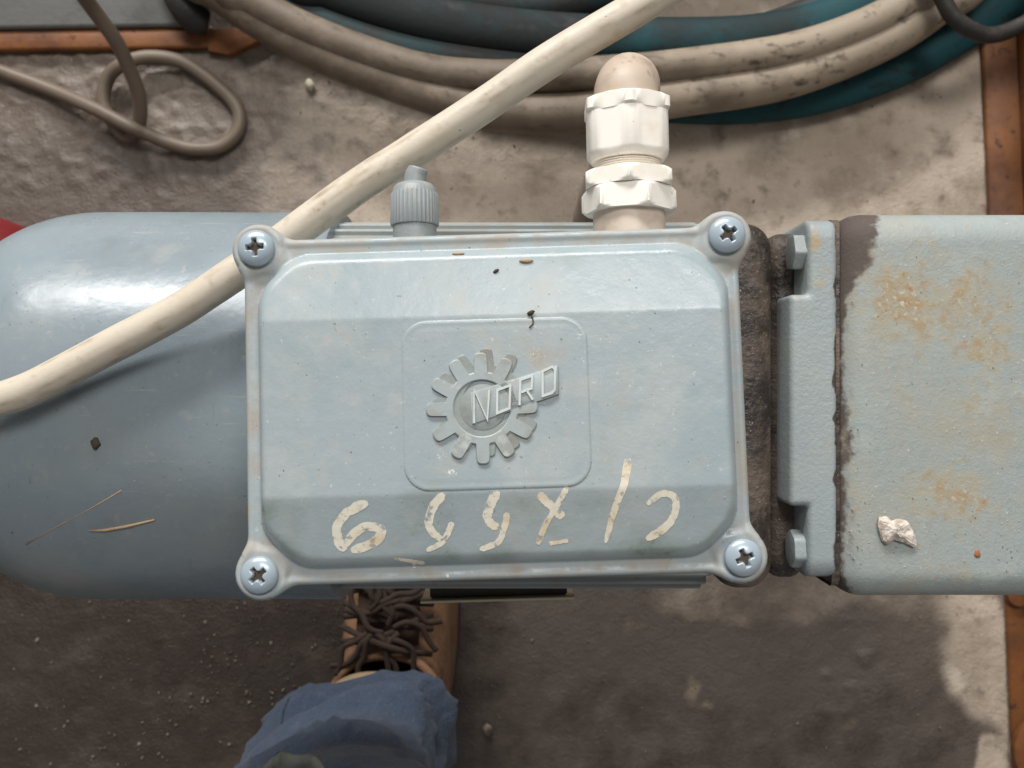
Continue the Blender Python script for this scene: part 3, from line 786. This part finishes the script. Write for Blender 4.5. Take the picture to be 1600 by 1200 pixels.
# cable leaving the gland and bending down to the floor
ax0 = gm @ Vector((0, 0, py_t(170))); axd = (gm.to_3x3() @ Vector((0, 0, 1))).normalized()
t3 = gm @ Vector((0, 0, py_t(128)))
pts = [ax0, gm @ Vector((0, 0, py_t(150))), t3, t3+Vector((.0018, .0048, -.0075)), t3+Vector((.004, .006, -.022)), t3+Vector((.008, .006, -.06)),
       t3+Vector((.006, -.004, -.2)), Vector((t3.x+.0, t3.y-.05, .10)), Vector((t3.x-.01, t3.y-.12, .02)), Vector((t3.x-.04, t3.y-.16, .014))]
tag(tube('gland_cable', catmull(pts, 10), 50*S_, M['gcable'], seg=32), 'thick brownish cable bending down out of the white gland', 'cable')
# ventilation plug
vm = wallm(647, 340, -.017, math.radians(-1), math.radians(1.5))
def vt(py):
    a = TMi @ CAMP; d = (TMi @ P(647, py, 0))-a; t = (-.017+.005-a.z)/d.z; return (a+d*t).y-(ly1-.004)
vp = own(lathe('vent_plug', [(-.003, .003), (-.003, 34*S_), (vt(345), 34*S_), (vt(345)+.0003, 30*S_), (vt(335), 30*S_)], M['plug'], None, 64, mtx=vm))
kn = lambda a, r, t: r-(1.3*S_*(abs(math.sin(a*18))**.5) if r > 35*S_ else 0)
q = lathe('knurled_cap', [(vt(348), 26*S_), (vt(348), 37*S_), (vt(346), 38*S_), (vt(298), 37*S_), (vt(295), 34.5*S_), (vt(288), 33*S_), (vt(283), 28*S_), (vt(280), 20*S_), (vt(279), 8*S_)], M['plug'], None, 216, kn, vm)
q.parent = vp; q.matrix_parent_inverse = Matrix.Identity(4)
tp = [vm @ Vector(c) for c in ((0, 0, vt(284)), (.0004, -.0002, vt(270)), (.0010, -.0004, vt(262)), (.0014, -.0005, vt(256)))]
q = tube('plug_tip', catmull(tp, 6), lambda t: (18-3*t if t < .8 else 15.6*math.sqrt(max(.02, 1-((t-.8)/.2)**2)))*S_, M['plug'], seg=24)
q.parent = vp; q.matrix_parent_inverse = Matrix.Identity(4)

# ================================================================== cables
zc_ = .5535
cl = [(-160, 668, .553), (-60, 640, .553), (0, 623, .553), (55, 604, .553), (165, 546, .5525), (275, 487, .5525), (360, 433, .5525), (430, 384, .5525), (500, 333, .552), (572, 283, .552),
      (645, 235, .5515), (754, 166, .553), (862, 93, .556), (1013, 1, .558), (1130, -75, .556), (1300, -200, .54), (1500, -420, .45), (1560, -700, .30), (1500, -900, .12), (1380, -900, .06)]
tag(tube('cream_cable', catmull([P(*c)+Vector((0, .0002*math.sin(i*2.3), .0002*math.sin(i*1.7))) for i, c in enumerate(cl)], 22), lambda t: .0057*(1+.007*math.sin(t*61)+.005*math.sin(t*143+1)), M['cream'], seg=28), 'long cream power cable lying diagonally across the motor cowl', 'cable')

# thin looped lead on the floor
tl = [(60, -130, .26), (100, -50, .16), (135, 0, .11), (179, 61, .075), (199, 101, .055), (216, 145, .035), (218, 189, .018), (203, 214, .008), (182, 199, .010), (162, 162, .012), (169, 121, .014), (196, 98, .016), (236, 89, .014),
      (287, 98, .010), (337, 132, .008), (371, 169, .008), (371, 204, .008), (344, 229, .008), (304, 233, .008), (263, 223, .010), (229, 209, .016), (200, 197, .022), (152, 172, .020), (84, 142, .010), (0, 111, .008), (-90, 80, .008), (-200, 60, .008)]
tag(tube('thin_lead', catmull([P(*c) for c in tl], 12), .0062, M['thin'], seg=20), 'thin tan electric lead twisted into a small loop', 'lead')

# coiled hoses at the back
def soil_shade(o):  # darkens the coil's left part: painted shade along with dirt
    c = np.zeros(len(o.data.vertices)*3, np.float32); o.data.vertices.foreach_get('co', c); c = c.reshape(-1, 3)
    setattr_f(o.data, 'soil_shade', np.clip(sst(1120, 860, px_of(c))*.82, 0, 1)); return o
def strand(vis, r, z, m, parent, name='turn', flat=1.0):
    """closed loop through visible pixels, completed by a wide arc beyond the frame"""
    p = [P(x, y, zz if zz else z) for x, y, *q in vis for zz in [q[0] if q else None]]
    a, b = p[0], p[-1]         # right end, left end
    c = Vector(((a.x+b.x)/2, .60+(a.y+b.y)/2-.36, z)); ra = (a-c); rb = (b-c)
    t0 = math.atan2(ra.y, ra.x); t1 = math.atan2(rb.y, rb.x)
    if t1 < t0: t1 += 2*math.pi
    ext = []
    for k in range(8, 0, -1):
        t = t0+(t1-t0)*k/9; rr = rb.length+(ra.length-rb.length)*(1-k/9)
        ext.append(Vector((c.x+rr*1.02*math.cos(t), c.y+rr*1.02*math.sin(t), z)))
    return soil_shade(tube(name, catmull(p+ext, 12, True), r, m, parent, seg=28, closed=True, flat=flat))
hp_ = P(1150, -300, 0)
teal = tag(empty('teal_hose', hp_), 'coiled teal rubber hose behind the grey cables', 'hose')
grey = tag(empty('grey_cable', hp_), 'coiled dirty grey cable lying on the teal hose', 'cable coil')
brown = tag(empty('dark_hose', hp_), 'dark oily hose on the inner side of the coil', 'hose')
def reparent(o, p): o.parent = p; o.matrix_parent_inverse = p.matrix_basis.inverted()
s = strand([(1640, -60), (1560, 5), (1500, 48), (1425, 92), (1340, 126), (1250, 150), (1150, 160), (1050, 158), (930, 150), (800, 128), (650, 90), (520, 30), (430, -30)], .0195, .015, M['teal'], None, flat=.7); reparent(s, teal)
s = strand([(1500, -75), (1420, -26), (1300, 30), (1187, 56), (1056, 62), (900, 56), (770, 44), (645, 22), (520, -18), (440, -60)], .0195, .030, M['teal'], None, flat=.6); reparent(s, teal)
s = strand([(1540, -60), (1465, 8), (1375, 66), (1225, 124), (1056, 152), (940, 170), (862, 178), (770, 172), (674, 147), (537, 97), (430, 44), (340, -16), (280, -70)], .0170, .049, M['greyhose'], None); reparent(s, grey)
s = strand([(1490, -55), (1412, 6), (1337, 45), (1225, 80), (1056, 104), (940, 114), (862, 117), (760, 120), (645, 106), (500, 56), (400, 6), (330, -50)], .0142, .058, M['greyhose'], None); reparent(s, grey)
s = strand([(1490, -90), (1400, -40), (1250, 40), (1056, 92), (862, 92), (645, 72), (500, 26), (400, -35)], .0215, .017, M['brownhose'], None, flat=.7); reparent(s, brown)
s = strand([(1500, -220), (1400, -170), (1250, -110), (1056, -60), (862, 0), (700, -8), (600, -34), (480, -90)], .0200, .018, M['brownhose'], None, flat=.8); reparent(s, brown)
bs_ = [(1440, -60, .085), (1468, -12, .085), (1486, 22, .083), (1512, 44, .08), (1545, 55, .074), (1585, 44, .07), (1640, 10, .07), (1700, -60, .07), (1650, -160, .075), (1520, -150, .085)]
tag(tube('black_tie', catmull([P(*c) for c in bs_], 10, True), .0068, M['black'], seg=16, closed=True), 'black rubber tie looped round the hose coil', 'tie')

# ================================================================== surrounding frame pieces
def framebox(name, a, b, wdt, z0, z1, m, parent=None, side=1, bev=.003):
    """bar whose near edge runs from point a to b on the floor plan, wdt to the side"""
    d = (b-a); L_ = Vector((d.x, d.y, 0)).length; an = math.atan2(d.y, d.x)
    mt = Matrix.Translation((a.x, a.y, 0)) @ Matrix.Rotation(an, 4, 'Z')
    lo = (0, 0 if side > 0 else -wdt, z0); hi = (L_, wdt if side > 0 else 0, z1)
    return box(name, lo, hi, m, parent, bev, 2, mt)
# right hand side beam: a channel standing on the floor
fr = tag(empty('orange_side_beam', P(1620, 600, 0)), 'orange painted steel channel beam along the right edge', 'beam')
a, b = P(1584, 1330, 0), P(1520, -160, 0)
def sub(o, p): o.parent = p; o.matrix_parent_inverse = p.matrix_basis.inverted(); return o
sub(framebox('bottom_flange', a, b, .09, .0, .006, M['orange'], None, -1), fr)
d = (b-a).normalized(); nrm = Vector((d.y, -d.x, 0))
sub(framebox('web', a+nrm*.030, b+nrm*.030, .006, .0065, .075, M['orange'], None, -1), fr)
sub(framebox('top_flange', a+nrm*.028, b+nrm*.028, .075, .0755, .082, M['orange'], None, -1), fr)
for px, py, rr, zz in ((1562, 908, .013, .0), (1584, 1166, .017, .0)):
    p = P(px, py, 0) + Vector((.012, 0, 0))
    pl = [(p.x+rr*1.1*math.cos(t), p.y+rr*1.6*math.sin(t)) for t in np.linspace(0, 2*math.pi, 28, endpoint=False)]
    sub(prism('lug', pl, .0068, .014, M['orange'], None, .002), fr)
for px, py, rr in ((1592, 935, .011), (1600, 1040, .014), (1606, 1085, .016), (1606, 360, .012)):
    p = P(px, py, 0)+Vector((.012, 0, 0))
    sub(lathe('rubber_buffer', [(.0065, rr*.9), (.016, rr), (.022, rr*.8), (.024, rr*.3)], M['black'], None, 28, lambda a_, r_, t_: r_*(1+.12*math.sin(3*a_+px)), Matrix.Translation((p.x, p.y, 0))), fr)
# beam and plate in the upper left corner
fb = tag(empty('orange_corner_beam', P(150, 40, 0)), 'orange painted beam in the upper left corner', 'beam')
a, b = P(-260, 88, 0), P(362, 80, 0)
sub(framebox('flange', a, b, .018, 0, .010, M['orange'], None, 1), fb)
sub(prism('end_tongue', [(P(x, y, 0).x, P(x, y, 0).y) for x, y in ((330, 86), (362, 92), (424, 64), (412, 46), (330, 52))][::-1], .002, .011, M['orange'], None, .002), fb)
tag(framebox('grey_plate', a+Vector((0, .0185, 0)), b+Vector((-.02, .0185, 0)), .25, 0, .014, M['greyplate'], None, 1), 'grey metal plate behind the orange corner beam', 'plate')
cl_ = [(262, -30, .03), (285, 5, .032), (303, 27, .026), (322, 36, .02)]
tag(tube('black_clip', catmull([P(*c) for c in cl_], 8), lambda t: .0125*(.8+.3*math.sin(3*t)), M['black'], seg=16), 'black rubber lump beside the outer hose', 'rubber piece')
# red round thing low at the left
c = P(-42, 402, .12)
tag(lathe('red_drum', [(0, .050), (0, .054), (.09, .056), (.108, .053), (.118, .045), (.120, .03)], M['red'], None, 64, None, Matrix.Translation((c.x-.0175, c.y-.015, 0))), 'red painted round drum peeping out behind the cowl', 'drum')

# ================================================================== person: one leg
per = tag(empty('person', P(615, 1050, 0)), 'person standing in blue jeans and a tan laced boot', 'person')
bx, by = P(612, 1000, .06).x, 0
def ring(cx, cy, hx, hyf, hyb, z, n=40, p=2.4):
    out = []
    for k in range(n):
        a = 2*math.pi*k/n; c, s_ = math.cos(a), math.sin(a)
        x = hx*abs(c)**(2/p)*(1 if c >= 0 else -1); y = (hyf if s_ >= 0 else hyb)*abs(s_)**(2/p)*(1 if s_ >= 0 else -1)
        out.append(Vector((cx+x, cy+y, z)))
    return out
def loft(name, rings, m, cap0=True, cap1=True):
    n = len(rings[0]); v = [p for r in rings for p in r]; f = []
    for i in range(len(rings)-1):
        for k in range(n): f.append((i*n+k, i*n+(k+1) % n, (i+1)*n+(k+1) % n, (i+1)*n+k))
    if cap0: f.append(tuple(range(n))[::-1])
    if cap1: f.append(tuple((len(rings)-1)*n+k for k in range(n)))
    return link(name, mesh(name, v, f), m)
heel = P(600, 1022, .15).y-.123       # back of the heel
ank = heel+.052                      # ankle centre
bxx = P(616, 1000, .1).x
sole = loft('sole', [ring(bxx, heel+.14, .048, .15, .14, z) for z in (.001, .004, .022, .025)], M['rubber'])
ru = []
for z, fy, hw in ((.022, .286, .047), (.035, .284, .048), (.05, .275, .047), (.062, .258, .045), (.072, .225, .044), (.085, .190, .044), (.10, .160, .044), (.115, .142, .043), (.13, .130, .043), (.145, .124, .044), (.152, .123, .0445)):
    yb = heel+.004; yf = heel+fy; ru.append(ring(bxx, (yb+yf)/2, hw, (yf-yb)/2, (yf-yb)/2, z, 48, 2.5))
boot = loft('boot', ru, M['leather'], True, False)
inn = [ring(bxx, heel+.0635, .0445-.001*k, .0595-.001*k, .0595-.001*k, .152-.03*k, 48, 2.5) for k in range(4)]
lin = loft('boot_lining', inn, M['darkleather'], False, True)
cr = [Vector(p) for p in ring(bxx, heel+.0635, .044, .059, .059, .1525, 60, 2.5)]
col_ = tube('boot_collar', cr, .0035, M['leather'], seg=10, closed=True)
sk = tube('sock', [Vector(p) for p in ring(bxx-.006, heel+.054, .043, .0535, .05, .158, 60, 2.6)], .0048, M['hem'], seg=10, closed=True); reparent(sk, per)
tg = []
for t in np.linspace(0, 1, 12):
    yy = heel+.128+t*.115; z = .150-.075*t+.012*math.sin(t*3); tg.append([Vector((bxx+(k-4)/4*.024, yy, z-((k-4)/4)**2*.006)) for k in range(9)])
v = [p for r in tg for p in r]; f = [(i*9+k, i*9+k+1, (i+1)*9+k+1, (i+1)*9+k) for i in range(11) for k in range(8)]
ton = link('tongue', mesh('tongue', v, f), M['darkleather']); so = ton.modifiers.new('s', 'SOLIDIFY'); so.thickness = .004
for q in (sole, boot): reparent(q, per)
for q in (lin, col_, ton): q.parent = boot; q.matrix_parent_inverse = Matrix.Identity(4)
rl = random.Random(11)
for k in range(11):
    t = k/10; yy = heel+.126+t*.085; z = .156-.066*t+.012*math.sin(t*3)
    sgn = 1 if k % 2 else -1
    p = [Vector((bxx-sgn*.034, yy-.004, z-.010)), Vector((bxx-sgn*.016, yy+.001, z+.002)), Vector((bxx+rl.uniform(-.004, .004), yy+.006+rl.uniform(-.004, .004), z+.005)), Vector((bxx+sgn*.018, yy+.012, z)), Vector((bxx+sgn*.034, yy+.016, z-.013))]
    l_ = tube('lace', catmull(p, 6), .0024, M['lace'], seg=10, flat=.6); l_.parent = boot; l_.matrix_parent_inverse = Matrix.Identity(4)
for k in range(15):    # bow ends
    x0 = bxx+rl.uniform(-.012, .012); y0 = heel+.135+rl.uniform(0, .03); p = [Vector((x0, y0, .158))]
    a = rl.uniform(-1.2, 4.2)
    for j in range(4): p.append(p[-1]+Vector((math.cos(a)*.011, math.sin(a)*.011, -.002+.004*(j == 0)))); a += rl.uniform(-.9, .9)
    l_ = tube('lace', catmull(p, 5), .0022, M['lace'], seg=10, flat=.6); l_.parent = boot; l_.matrix_parent_inverse = Matrix.Identity(4)
# jeans: one continuous trouser leg from the hem over the knee
secs = [(.125, 556, 1178, .066, .050), (.135, 556, 1178, .0665, .051), (.16, 554, 1184, .066, .051), (.19, 544, 1204, .066, .054), (.22, 524, 1240, .067, .058), (.25, 490, 1280, .072, .062), (.29, 462, 1335, .078, .066), (.33, 446, 1400, .083, .072), (.37, 500, 1440, .079, .078), (.42, 500, 1560, .083, .084), (.47, 500, 1720, .086, .086), (.55, 500, 2150, .088, .088), (.62, 500, 2800, .09, .09)]
rings_ = []; NS = 96
sz = catmull([Vector((s_[0], 0, 0)) for s_ in secs], 5)
cs = catmull([P(s_[1], s_[2], s_[0]) for s_ in secs], 5); rs = catmull([Vector((s_[3], s_[4], 0)) for s_ in secs], 5)
for i, (c, r) in enumerate(zip(cs, rs)):
    rr_ = []
    for k in range(NS):
        a = 2*math.pi*k/NS
        w = (vnoise(np.array([k/NS*9.0+i*.22]), np.array([i*.34]))[0]-.5)*.007+.0035*math.sin(i*.85+2.2*math.sin(a+.6))*(1 if i > 3 else .3)
        seamx = 0
        pe = 3.2 if i < 12 else max(2.0, 3.2-.08*(i-12)); ca_, sa_ = math.cos(a), math.sin(a)
        ux = abs(ca_)**(2/pe)*(1 if ca_ > 0 else -1); uy = abs(sa_)**(2/pe)*(1 if sa_ > 0 else -1)
        w *= min(1, .25+i*.06)
        w += min(1, .2+i*.07)*.006*(1-abs(math.sin(i*.33+a*1.5+1.2*math.sin(a*2))))**3
        shy = .42*min(1, max(0, (i-7)/12))
        w += (.010*math.exp(-((i-17)/2.2)**2)-.006*math.exp(-((i-12.5)/2.0)**2))*(uy > -.3)
        w += .0045*(1-abs(2*(float(vnoise(np.array([a*2.2+i*.35+5]), np.array([i*.22-a*.8]))[0])-.5)))**6*min(1, i*.1)
        rr_.append(Vector((c.x+(r.x+w)*ux, c.y+(r.y+w)*uy+(r.x+w)*ux*shy, c.z+.004*math.sin(2*a+1)*(i < 3))))
    rings_.append(rr_)
je = loft('jeans', rings_, M['denim'], False, False); so = je.modifiers.new('s', 'SOLIDIFY'); so.thickness = .0018; so.offset = -1
reparent(je, per)
sm_ = tube('side_seam', [rings_[i][int(NS*(.20+.0075*i)) % NS]+Vector((0, .0006, .0006)) for i in range(2, 44)], .0014, M['denim'], seg=8); sm_.parent = je; sm_.matrix_parent_inverse = Matrix.Identity(4)
hm = tube('hem', rings_[1][:], .0026, M['denim'], seg=8, closed=True); hm.parent = je; hm.matrix_parent_inverse = Matrix.Identity(4)
sh = []
for i in range(10):
    for j in range(14):
        p = P(392+j*10, 1215-(1-((j-6.5)/6.5)**2)*42+i*14, .43-.004*i); sh.append(p+Vector((0, 0, .004*math.sin(j*1.1+i*.5))))
f = [(i*14+j, i*14+j+1, (i+1)*14+j+1, (i+1)*14+j) for i in range(9) for j in range(13)]
shm = link('shirt_hem', mesh('shirt_hem', sh, f), M['greycloth']); so = shm.modifiers.new('s', 'SOLIDIFY'); so.thickness = .002; reparent(shm, per)

# ================================================================== loose crumbs
def blob(name, c, sx, sy, sz_, rot, m, label, cat, seed=0, tilt=0):
    bm = bmesh.new(); bmesh.ops.create_icosphere(bm, subdivisions=2, radius=1)
    r_ = random.Random(seed)
    for w in bm.verts:
        k = 1+r_.uniform(-.22, .22); w.co = Vector((w.co.x*sx*k, w.co.y*sy*k, w.co.z*sz_*k))
    bm.transform(Matrix.Translation(c) @ Matrix.Rotation(tilt, 4, 'X') @ Matrix.Rotation(rot, 4, 'Z'))
    me = bpy.data.meshes.new(name); bm.to_mesh(me); bm.free()
    return tag(link(name, me, m), label, cat)
def lidp(px, py, dz=.0006):
    p = loc(px, py, HP); return TM @ Vector((p.x, p.y, h_at(p.x, p.y)+dz))
blob('dirt_crumb', lidp(829, 489), .0012, .0007, .0005, .5, M['crumb'], 'dark crumb of dirt on the lid above the badge', 'crumb', 1)
tag(tube('dirt_fibre', catmull([lidp(831, 493), lidp(833, 505), lidp(827, 512)], 5), .00022, M['crumb'], seg=6), 'short dark fibre hanging from the crumb on the lid', 'fibre')
blob('brown_speck', lidp(822, 404, .0004), .0022, .0007, .0005, 0, M['straw'], 'orange brown speck on the upper edge of the lid', 'speck', 2)
blob('grey_speck', lidp(775, 421, .0003), .0009, .0005, .0004, .5, M['crumb'], 'tiny grey speck just below the lid edge', 'speck', 3)
blob('yellow_speck', lidp(714, 391, .0004), .0018, .0005, .0004, 0, M['straw'], 'yellowish speck in the upper lid groove', 'speck', 4)
def cowlz(y): return AZ+math.sqrt(max(1e-6, R*R-(y-AX)**2))
def cowlp(px, py, dz=.0003):
    z = AZ+R
    for _ in range(12):
        p = P(px, py, z); z = cowlz(p.y)
    return P(px, py, z)+Vector((0, 0, dz))
blob('brown_seed', cowlp(150, 693, .0004), .0016, .0019, .0008, .2, M['crumb'], 'small brown seed on the fan cowl', 'seed', 5)
tag(tube('straw_bit', [cowlp(140, 829), cowlp(165, 828), cowlp(200, 822), cowlp(242, 812)], lambda t: .0003+.0003*math.sin(3.1*t), M['straw'], seg=8), 'flat straw scrap stuck to the cowl', 'straw')
tag(tube('straw_fibre', [cowlp(40, 850, .0001), cowlp(95, 820, .0001), cowlp(150, 790, .0001), cowlp(190, 766, .0001)], 0.00018, M['straw'], seg=6), 'thin straw fibre running diagonally over the cowl', 'straw')
# pale flake on the gearbox
out = [(1372, 812), (1384, 808), (1392, 815), (1410, 812), (1422, 824), (1430, 852), (1412, 846), (1396, 842), (1384, 850), (1376, 836)]
rf = random.Random(2); oc = catmull([Vector((x, y, 0)) for x, y in out], 4, True); n = len(oc); fv = []; ff = []
for ri, k in enumerate((1.0, .86, .7, .5, .3, .12)):
    for q in oc:
        x, y = 1399+(q.x-1399)*k+rf.uniform(-1, 1), 829+(q.y-829)*k+rf.uniform(-1, 1)
        hgt = .0006+.0022*(1-k)**.7*(.4+1.1*float(fbm(np.array([x*.11]), np.array([y*.13]), 3)[0]))+.0016*abs(float(vnoise(np.array([x*.16]), np.array([y*.05]))[0])-.5)
        fv.append(P(x, y, GT+hgt))
for ri in range(5):
    for k in range(n): ff.append((ri*n+k, ri*n+(k+1) % n, (ri+1)*n+(k+1) % n, (ri+1)*n+k))
ff.append(tuple(5*n+k for k in range(n)))
fo = link('dry_flake', mesh('dry_flake', fv, ff), M['paper'], smooth=False); so = fo.modifiers.new('s', 'SOLIDIFY'); so.thickness = .0005
tag(fo, 'pale crumpled flake lying on the gearbox near its lower corner', 'flake')
blob('rust_blister', P(1527, 865, GT+.0001), .0011, .0016, .0003, 0, mat('rust_red', srgb(160, 100, 60), .85), 'bright orange rust blister near the lower gearbox edge', 'rust spot', 6)
blob('white_chip', P(484, 132, .003), .0042, .0058, .003, .5, M['whitechip'], 'small white chip on the floor below the hose', 'chip', 7)
blob('grey_pebble', P(762, 1140, .003), .0045, .0055, .003, .2, M['grit'], 'small grey pebble on the floor beside the jeans', 'pebble', 8)

# fine crumbs of dust lying over the whole drive
v = []; f = []; rg = random.Random(21)
lx = np.array([rg.uniform(lx0+.002, lx1-.002) for _ in range(420)]); ly = np.array([rg.uniform(ly0+.001, ly1-.001) for _ in range(420)])
lh = lid_h(lx, ly, lid_sdf(lx, ly))
for x, y, h in zip(lx, ly, lh):
    on_rim = panel_sdf(np.array([x]), np.array([y]))[0] > -.001
    if not on_rim and rg.random() < .55: continue
    if bsdf(np.array([x]), np.array([y]))[0] < 0: h = HB
    chip(TM @ Vector((x, y, h+.00004)), rg.choice([.00012, .00016, .0002, .0003]), rg)
for k in range(260):
    px, py = rg.uniform(1330, 1600), rg.uniform(365, 895)
    if rg.random() < .5: py = 895-abs(rg.gauss(0, 60)); px = rg.uniform(1330, 1600)
    chip(P(px, py, GT+.00004), rg.choice([.00014, .0002, .00028, .0004]), rg)
for k in range(160):
    px, py = rg.uniform(10, 375), rg.uniform(380, 880)
    chip(cowlp(px, py, .00004), rg.choice([.00012, .00016, .00024]), rg)
tag(link('dust_crumbs', mesh('dust_crumbs', v, f), mat('crumb_dust', srgb(188, 182, 170), .8, layers=[(90, 3, .42, .58, srgb(104, 92, 78), 1.0)]), smooth=False), 'fine pale and brown crumbs of dust over the motor', 'dust', kind='stuff')
